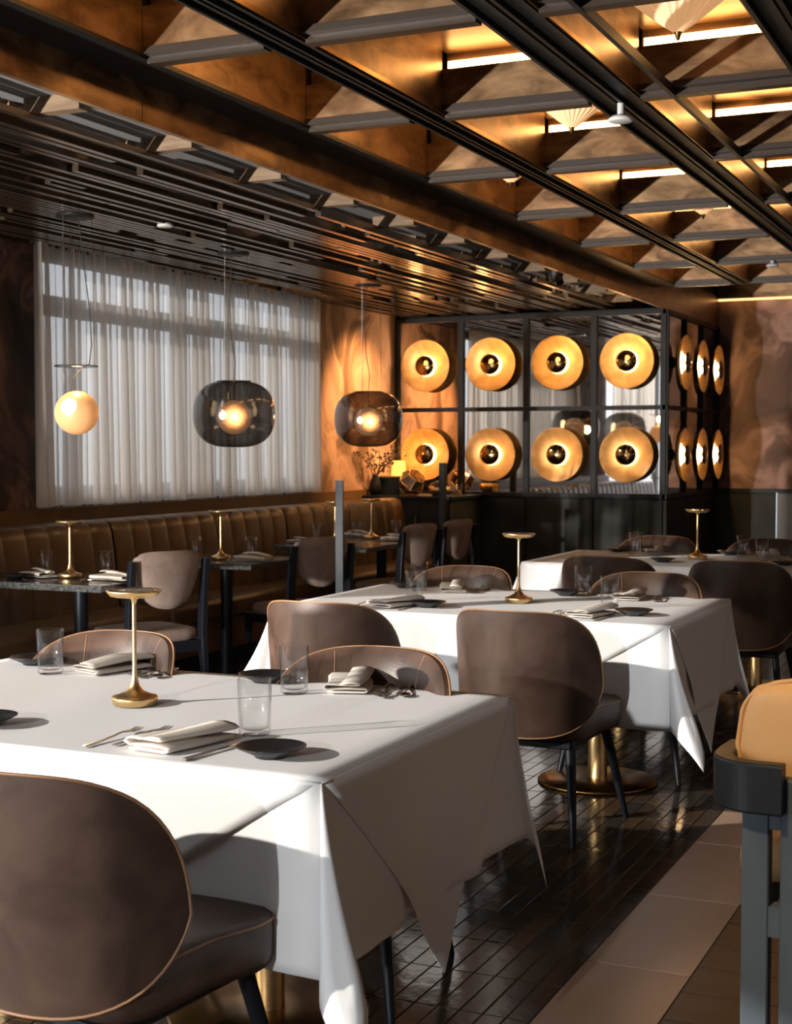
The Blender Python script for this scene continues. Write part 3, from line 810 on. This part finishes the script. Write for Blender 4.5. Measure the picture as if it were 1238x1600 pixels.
for x, y, w in [(-2.774, 3.569, 'at the far left place of the nearest table'), (-1.927, 3.559, 'at the far right place of the nearest table'), (-1.736, 3.007, 'beside the black plate at the front of the nearest table'),
                (-2.616, 5.968, 'front one of the left pair on the middle table'), (-2.78, 6.40, 'back one of the left pair on the middle table'), (-1.99, 6.50, 'taller-looking back one of the right pair on the middle table'), (-1.728, 6.026, 'front one of the right pair on the middle table'),
                (-2.402, 8.95, 'front one of the left pair on the farthest table'), (-2.48, 9.25, 'back one of the left pair on the farthest table'), (-1.78, 9.22, 'back one of the right pair on the farthest table'), (-1.62, 8.98, 'front one of the right pair on the farthest table')]:
    put(glass, (x, y, ZS), 0, label='clear straight tumbler, %s' % w, cat='glass', group=G)
for x, y, w in [(-5.08, 6.50, 'left of the lamp on the first stone table'), (-4.72, 6.56, 'right of the lamp on the first stone table'), (-4.98, 7.88, 'left of the lamp on the second stone table'), (-4.63, 7.98, 'right of the lamp on the second stone table'),
                (-5.02, 9.62, 'on the third stone table'), (-4.86, 9.98, 'left of the lamp on the last stone table'), (-4.68, 10.32, 'right of the lamp on the last stone table')]:
    put(glass, (x, y, .7505), 0, label='clear straight tumbler, %s' % w, cat='glass', group=G)
for x, y, w in [(-1.575, 2.80, 'in front of the tumbler on the nearest table'), (-2.40, 2.83, 'at the left picture edge of the nearest table'), (-2.937, 3.70, 'at the far left corner of the nearest table'), (-2.10, 3.70, 'behind the tumblers of the nearest table'),
                (-2.45, 5.735, 'at the front left place of the middle table'), (-1.56, 5.80, 'at the front right place of the middle table'), (-2.06, 6.46, 'right of the lamp on the middle table'), (-2.90, 6.50, 'at the far left place of the middle table'),
                (-2.62, 9.33, 'at the far left place of the farthest table'), (-2.139, 8.60, 'left of the lamp near the front of the farthest table'), (-1.89, 9.35, 'right of the lamp on the farthest table'), (-1.43, 8.66, 'at the front right place of the farthest table')]:
    put(plate, (x, y, ZS), 0, label='small black ribbed saucer plate, %s' % w, cat='plate', group='black side plates')
put(plate, (-5.06, 6.22, .7505), 0, label='small black plate at the left end of the first stone table', cat='plate', group='black side plates')
# one place setting = napkin + two forks + knife + spoon
FW = MB  # noqa
def setting(i, nx_, ny_, rz, z, where, forks=(), knives=(), spoons=()):
    put(naps[i % 3], (nx_, ny_, z), rz, label='folded off-white napkin, %s' % where, cat='napkin', group='folded napkins')
    for k, (x, y, a) in enumerate(forks): put(fork, (x, y, z), a, label='%s steel fork, %s' % (['outer', 'inner', 'third'][k], where), cat='fork', group='steel forks')
    for k, (x, y, a) in enumerate(knives): put(knife, (x, y, z), a, label='steel knife, %s' % where, cat='knife', group='steel knives')
    for k, (x, y, a) in enumerate(spoons): put(spoon, (x, y, z), a, label='steel spoon, %s' % where, cat='spoon', group='steel spoons')
setting(0, -1.83, 2.83, -.12, ZS, 'front right place of the nearest table', [(-2.01, 2.82, -.02), (-1.955, 2.86, -.05)], [(-1.715, 2.79, -.10)])
setting(1, -1.83, 3.70, .35, ZS, 'far right place of the nearest table', [(-1.72, 3.69, PI+.25), (-1.68, 3.67, PI+.1)], [], [(-1.645, 3.70, PI+.3)])
setting(2, -2.63, 3.70, -.35, ZS, 'far left place of the nearest table', [(-2.52, 3.70, PI+.2), (-2.48, 3.69, PI)], [], [(-2.445, 3.70, PI+.2)])
setting(0, -2.60, 5.72, -.2, ZS, 'front left place of the middle table', [(-2.75, 5.70, 0), (-2.71, 5.71, .05)], [(-2.52, 5.68, 0)])
setting(1, -1.72, 5.72, -.2, ZS, 'front right place of the middle table', [(-1.87, 5.68, 0), (-1.83, 5.69, .05)], [(-1.645, 5.66, -.1)])
setting(2, -2.62, 6.45, .3, ZS, 'far left place of the middle table', [(-2.52, 6.45, PI+.2)], [], [(-2.48, 6.46, PI)])
setting(0, -1.76, 6.44, .2, ZS, 'far right place of the middle table', [(-1.64, 6.44, PI+.2)], [], [(-1.60, 6.44, PI)])
setting(1, -2.36, 9.25, .3, ZS, 'far left place of the farthest table', [(-2.24, 9.25, PI)])
setting(2, -1.62, 9.25, .3, ZS, 'far right place of the farthest table', [(-1.50, 9.25, PI)])
setting(0, -5.02, 6.36, 1.2, .7505, 'left end of the first stone table', [(-4.98, 6.20, 1.3)])
setting(1, -4.53, 6.36, 1.4, .7505, 'right end of the first stone table', [(-4.55, 6.24, 1.4)])
setting(2, -4.52, 7.84, 1.4, .7505, 'right end of the second stone table', [(-4.55, 7.70, 1.4)])
setting(0, -5.03, 9.42, 1.3, .7505, 'left end of the third stone table')
setting(1, -4.52, 9.98, 1.3, .7505, 'right end of the last stone table')
setting(2, -5.0, 10.28, 1.3, .7505, 'left end of the last stone table')

# ================================================================= PENDANTS
def pendant(loc, smoked, lab, gname):
    t = empty('globe_pendant', loc, label=lab, cat='pendant lamp', group='glass globe pendants')
    x, y, z = loc; top = 2.70-z
    r = .115
    if smoked:
        R = .262
        prof = []
        for k in range(0, 25):
            a = -PI/2+ (PI)*k/24*.86 + .14
            prof.append((R*math.copysign(abs(math.cos(a))**.72, math.cos(a)), .215*math.copysign(abs(math.sin(a))**.80, math.sin(a))))
        prof = [(0.001, prof[0][1])]+prof
        MB().lathe(prof, 56).build('smoked_glass', M_smoke, t)
        MB().tube([(prof[-1][0]*math.cos(a), prof[-1][0]*math.sin(a), prof[-1][1]) for a in [2*PI*k/40 for k in range(40)]], .006, 6, True).build('glass_rim', M_smoke, t)
        MB().lathe([(r*.95*math.cos(a), r*.95*math.sin(a)-.02) for a in [-PI/2+PI*k/20 for k in range(21)]], 32).build('inner_globe', M_inner, t)
        MB().lathe([(.028*math.cos(a), .028*math.sin(a)-.01) for a in [-PI/2+PI*k/10 for k in range(11)]], 20, Matrix.Translation((-.02, -.10, 0))).build('bulb', M_bulb, t)
        bz = .07
    else:
        MB().lathe([(.117*math.cos(a), .117*math.sin(a)) for a in [-PI/2+PI*k/28 for k in range(29)]], 44).build('amber_globe', M_amber, t)
        MB().lathe([(.05*math.cos(a), .05*math.sin(a)) for a in [-PI/2+PI*k/14 for k in range(15)]], 28, Matrix.Translation((.018, -.078, .025))).build('bulb', M_bulb, t)
        MB().lathe([(.0, .245), (.112, .245), (.115, .249), (.112, .254), (.0, .254)], 36).build('glass_tray', M_ctray, t)
        MB().tube([(.114*math.cos(a), .114*math.sin(a), .2495) for a in [2*PI*k/40 for k in range(40)]], .0045, 6, True).build('tray_rim', M_ctray, t)
        bz = .11
    pd = bpy.data.lights.new('globe_light', 'POINT'); pd.energy = 9 if smoked else 3; pd.color = (1, .62, .30); pd.shadow_soft_size = .04
    po = bpy.data.objects.new('globe_light', pd); COL.objects.link(po); po.location = (x+.09, y-.14, z-.02) if smoked else (x+.02, y-.02, z+.19)
    for a in (.4, 2.5, 4.6):
        rr_ = .10
        MB().cyl((rr_*math.cos(a), rr_*math.sin(a), bz if smoked else .10 if a > 4 else .25), (rr_*math.cos(a)*.9, rr_*math.sin(a)*.9, top), .0014, None, 5).build('suspension_wire', M_chrome, t)
    pts = [(-.03, 0, bz), (-.045, 0, bz+.06), (.02, -.0, bz+.12), (.085, 0, .26), (.10, 0, .36), (.09, 0, .55), (.06, 0, .75), (.02, 0, top)]
    if smoked: pts = [(0, 0, bz), (.0, 0, .2), (.01, 0, .33), (-.02, 0, .5), (-.03, 0, .7), (-.01, 0, top)]
    MB().tube(pts, .003, 6).build('cord', M_track, t)
    MB().lathe([(0, top), (.10, top), (.105, top-.01), (.10, top-.02), (0, top-.02)], 28).build('ceiling_rose', M_frame, t)
    return t
pendant((-4.8, 6.423, 1.639), False, 'bare amber glass globe hanging under a small glass tray, left window', 1)
pendant((-4.8, 8.069, 1.667), True, 'large smoked glass globe hanging in front of the second curtain', 2)
pendant((-4.8, 10.071, 1.671), True, 'smoked glass globe hanging in front of the orange wall', 3)

# ================================================================= FLUTED CEILING LAMPS
def make_flute():
    t = empty('fluted_ceiling_lamp'); n = 48; rs = []
    for r, z in ((.015, -.19), (.06, -.155), (.15, -.075), (.19, -.035), (.19, -.02)):
        rs.append([((r*(1+.09*(j % 2)))*math.cos(2*PI*j/n), (r*(1+.09*(j % 2)))*math.sin(2*PI*j/n), z) for j in range(n)])
    MB().rings(rs, smooth=False).build('fluted_shade', M_flute, t)
    MB().lathe([(0, -.22), (.006, -.215), (.014, -.19), (.018, -.18), (0, -.18)], 16).build('finial', M_brass_dk, t)
    MB().cyl((0, 0, -.02), (0, 0, .0), .13, .13, 32).build('ceiling_plate', M_brass, t)
    return t
fl_ = make_flute(); 
for i, (x, y, w) in enumerate([(-1.21, 5.02, 'largest, at the top right'), (-1.995, 6.30, 'above the white sensor disc'), (-1.992, 8.95, 'in the middle distance of the grid'), (-2.70, 7.45, 'small, beside the left track'), (-2.02, 11.5, 'farthest, near the back wall')]):
    place(fl_, i == 0, (x, y, ZC-.0), 0, label='fluted cone glass ceiling lamp, %s' % w, cat='ceiling lamp', group='fluted ceiling lamps')

# ================================================================= POST AND RAIL BY THE MIDDLE TABLE
ps = empty('steel_post', (-3.76, 7.5, 0), rz=.35, label='square dark steel post standing behind the middle table', cat='post')
MB().box((-.022, -.022, .012), (.022, .022, 1.255)).build('shaft', M_steelpost, ps, [BEV(.002, 1)])
MB().box((-.08, -.08, 0), (.08, .08, .012)).build('base_plate', M_steelpost, ps)
MB().box((-.024, -.024, 1.255), (.024, .024, 1.262)).build('cap', M_steelpost, ps)

# ================================================================= SIDEBOARD
sb = empty('sideboard', (-5.3, 12.15, 0), label='black service sideboard in front of the leftmost mirrors', cat='cabinet')
MB().box((-.42, -.24, .06), (.42, .50, .985)).build('body', M_panel, sb)
MB().box((-.45, -.27, .985), (.45, .52, 1.02)).build('counter_top', M_black, sb, [BEV(.004, 1)])
for k in range(3): 
    d = MB().box((-.40+.27*k, -.262, .10), (-.14+.27*k, -.24, .94)).build('door', M_panel, sb, [BEV(.003, 1)])
    MB().cyl((-.17+.27*k, -.27, .75), (-.17+.27*k, -.27, .85), .006).build('handle', M_brass_dk, d)
MB().box((-.40, -.20, .0), (.40, .48, .06)).build('plinth', M_black, sb)
p2 = empty('black_post', (-4.90, 11.80, 0), label='slim black post at the right end of the sideboard', cat='post')
MB().box((-.028, -.028, 0), (.028, .028, 1.32)).build('shaft', M_frame, p2, [BEV(.003, 1)])
MB().box((-.05, -.05, 0), (.05, .05, .01)).build('base_plate', M_frame, p2)
bx = empty('menu_box', (-5.58, 12.2, 1.0205), rz=.2, label='black box with a brass lid edge on the sideboard', cat='box')
MB().box((-.10, -.09, 0), (.10, .09, .16)).build('body', M_black, bx, [BEV(.004, 1)])
MB().box((-.105, -.095, .16), (.105, .095, .172)).build('lid', M_brass_dk, bx)
al = empty('shaded_lamp', (-5.62, 12.45, 1.0205), label='small amber shaded lamp behind the black box', cat='lamp')
MB().cyl((0, 0, 0), (0, 0, .20), .012).build('stem', M_brass_dk, al)
MB().lathe([(0, 0), (.06, 0), (.06, .01), (0, .015)], 24).build('base', M_brass_dk, al)
MB().lathe([(.075, .17), (.06, .31)], 28).build('shade', mat('amber_shade', (.8, .45, .15), .6, emis=(1, .42, .08), estr=1.6), al)
spot('assumed_wall_spot', (-4.75, 11.75, 2.66), (-5.78, 11.85, 1.75), 420, (1, .50, .16), .04, 70, .8)  # assumed warm spot, added without a fixture for the orange glow on the wall
d = bpy.data.lights.new('shade_glow', 'POINT'); d.energy = 3; d.color = (1, .45, .12); d.shadow_soft_size = .05
o = bpy.data.objects.new('shade_glow', d); COL.objects.link(o); o.location = (-5.55, 12.30, 1.42)
# hexagonal brass terrarium, tilted
hx = empty('brass_terrarium', (-5.33, 12.10, 1.0205), label='tilted hexagonal brass-edged glass terrarium on the sideboard', cat='terrarium')
H6 = [(.085*math.cos(PI/3*k), .085*math.sin(PI/3*k)) for k in range(6)]
H6b = [(.13*math.cos(PI/3*k), .13*math.sin(PI/3*k)) for k in range(6)]
Mt = Matrix.Translation((0, 0, .115)) @ Matrix.Rotation(.75, 4, 'Y') @ Matrix.Rotation(.3, 4, 'X')
lo = [Mt @ Vector((a, b, -.09)) for a, b in H6]; mi = [Mt @ Vector((a, b, .0)) for a, b in H6b]; hi = [Mt @ Vector((a, b, .09)) for a, b in H6]
mb = MB()
for r_ in (lo, mi, hi): mb.tube([tuple(p) for p in r_], .005, 5, True)
for k in range(6): mb.cyl(lo[k], mi[k], .005, None, 5); mb.cyl(mi[k], hi[k], .005, None, 5)
mb.build('brass_edges', M_brass, hx)
MB().rings([[tuple(p) for p in lo], [tuple(p) for p in mi], [tuple(p) for p in hi]], smooth=False, cap=False).build('glass_faces', M_smoke, hx)
pot = empty('brass_bowl', (-5.05, 12.08, 1.0205), label='low brass bowl with a black lid on the sideboard', cat='bowl')
MB().lathe([(0, 0), (.06, 0), (.095, .04), (.10, .085), (.095, .085), (.088, .045), (.05, .01)], 32).build('bowl', M_brass, pot)
MB().lathe([(.099, .086), (.07, .12), (.02, .135), (0, .136)], 32).build('lid', M_black, pot)
cnd = empty('glass_candle_holder', (-4.93, 12.22, 1.0205), label='amber glass candle holder near the black post', cat='candle holder')
MB().lathe([(0, 0), (.04, 0), (.042, .11), (.039, .11), (.037, .008), (0, .008)], 24).build('glass_cup', M_glass, cnd)
MB().cyl((0, 0, .01), (0, 0, .05), .028, .028, 16).build('candle', mat('amber_wax', (.8, .45, .15), .6), cnd)
# vase with branches
vs_ = empty('branch_vase', (-5.66, 12.02, 1.0205), label='dark vase with bare berried branches on the left end of the sideboard', cat='vase')
MB().lathe([(0, 0), (.045, 0), (.06, .06), (.05, .12), (.025, .17), (.032, .19), (.026, .19), (.02, .17)], 32).build('vase', M_black, vs_)
rb = random.Random(11)
for k in range(9):
    a = rb.uniform(0, 2*PI); p = Vector((0, 0, .16)); d_ = Vector((abs(math.cos(a))*.5, math.sin(a)*.5, 1)).normalized(); pts = [tuple(p)]
    for s_ in range(6):
        d_ = (d_ + Vector((rb.uniform(-.35, .35), rb.uniform(-.35, .35), rb.uniform(-.2, .15)))).normalized(); p = p + d_*.055; p.x = max(p.x, -.06); pts.append(tuple(p))
    br = MB().tube(pts, [.005-.0005*q for q in range(7)], 5)
    br.build('branch', M_leaf, vs_)
    lf = MB()
    for q in range(16):
        c = Vector(pts[rb.randrange(2, 7)])+Vector((rb.uniform(-.04, .04), rb.uniform(-.04, .04), rb.uniform(-.03, .04)))
        r_ = rb.uniform(.006, .013)
        lf.lathe([(0.0005, -r_), (r_*.8, -r_*.5), (r_, 0), (r_*.8, r_*.5), (0.0005, r_)], 6, Matrix.Translation(c))
    tag(lf.build('berries', M_leaf, vs_), kind='stuff')

# ================================================================= TAN CHAIR AT THE RIGHT EDGE
tcx = empty('bar_chair', (-.36, 3.08, 0), rz=0, label='tan leather chair with blue-grey slotted wooden frame at the right edge', cat='chair')
def L(x, y, z): return (x+.36, y-3.08, z)
for xa, xb in ((-.553, -.500), (-.478, -.42), (-.30, -.247), (-.225, -.17)): MB().box(L(xa, 2.88, 0), L(xb, 2.925, .80)).build('frame_post', M_greywood, tcx, [BEV(.003, 1)])
for xa in (-.500, -.247):
    for za, zb_ in ((.70, .80), (.485, .545), (.10, .16)): MB().box(L(xa, 2.882, za), L(xa+.022, 2.923, zb_)).build('spacer_block', M_greywood, tcx)
# curved back rail hugging the pad, cut off square near the post
pts = [(-.470, 2.862), (-.52, 2.864)] + [(-.52-.082*math.sin(q*PI/36), 2.946-.082*math.cos(q*PI/36)) for q in range(1, 19)] + [(-.602, 3.0), (-.597, 3.07)]
spot('pad_fill_spot', (-.75, 1.3, 2.8), (-.45, 2.95, .9), 210, (1, .76, .46), .03, 24, .6)  # spot added without a fixture to brighten the tan pad
g = []
for i, (x, y) in enumerate(pts):
    a = pts[max(0, i-1)]; b = pts[min(len(pts)-1, i+1)]; t_ = Vector((b[0]-a[0], b[1]-a[1], 0)).normalized(); n_ = Vector((-t_.y, t_.x, 0))*.020
    g.append([L(x-n_.x, y-n_.y, .735), L(x+n_.x, y+n_.y, .735), L(x+n_.x, y+n_.y, .835), L(x-n_.x, y-n_.y, .835)])
gm = [[(-.72+.72-p[0], p[1], p[2]) for p in r[::-1]] for r in g]
for gg in (g, gm): MB().rings(gg, smooth=False).build('back_rail', mat('dark_bent_wood', (.006, .008, .010), .4, spec=.25, noise=((.014, .017, .02), 6, 4, (1, 1, .3))), tcx, [BEV(.005, 2)])
# upholstered back pad
def padpt(u, v, off):
    x = -.36+.222*u; y = 2.985 + off - .05*(1-u*u); z = .70+.295*v
    return L(x, y, z)
gs = []
for off in (-.03, .03):
    g = []
    for i in range(17):
        row = []
        for j in range(17):
            u, v = -1+j/8, i/16; b_ = 2*v-1; e_ = max(abs(u), abs(b_)); k = 1-.09*(u*u*b_*b_)*2
            row.append(padpt(u*k, (b_*k+1)/2, off*(math.sqrt(max(0, 1-e_**8)) if e_ < 1 else 0)))
        g.append(row if off < 0 else row[::-1])
    gs.append(g)
MB().grid(gs[0]).grid(gs[1]).build('back_pad', M_tan, tcx)
rim = []
for a in range(48):
    th = 2*PI*a/48; c, s_ = math.cos(th), math.sin(th); u = math.copysign(abs(c)**.35, c); b_ = math.copysign(abs(s_)**.35, s_)
    k = 1-.09*(u*u*b_*b_)*2; rim.append(padpt(u*k, (b_*k+1)/2, -.006))
MB().tube(rim, .005, 6, True).build('piping', M_tan, tcx)
MB().box(L(-.59, 3.02, .545), L(-.13, 3.45, .64)).build('seat', M_tan, tcx, [BEV(.04, 5)])
for x in (-.55, -.20): MB().box(L(x, 3.38, 0), L(x+.045, 3.425, .545)).build('front_leg', M_greywood, tcx, [BEV(.003, 1)])
for x in (-.55, -.20): MB().box(L(x, 2.925, .49), L(x+.03, 3.38, .545)).build('side_rail', M_greywood, tcx)
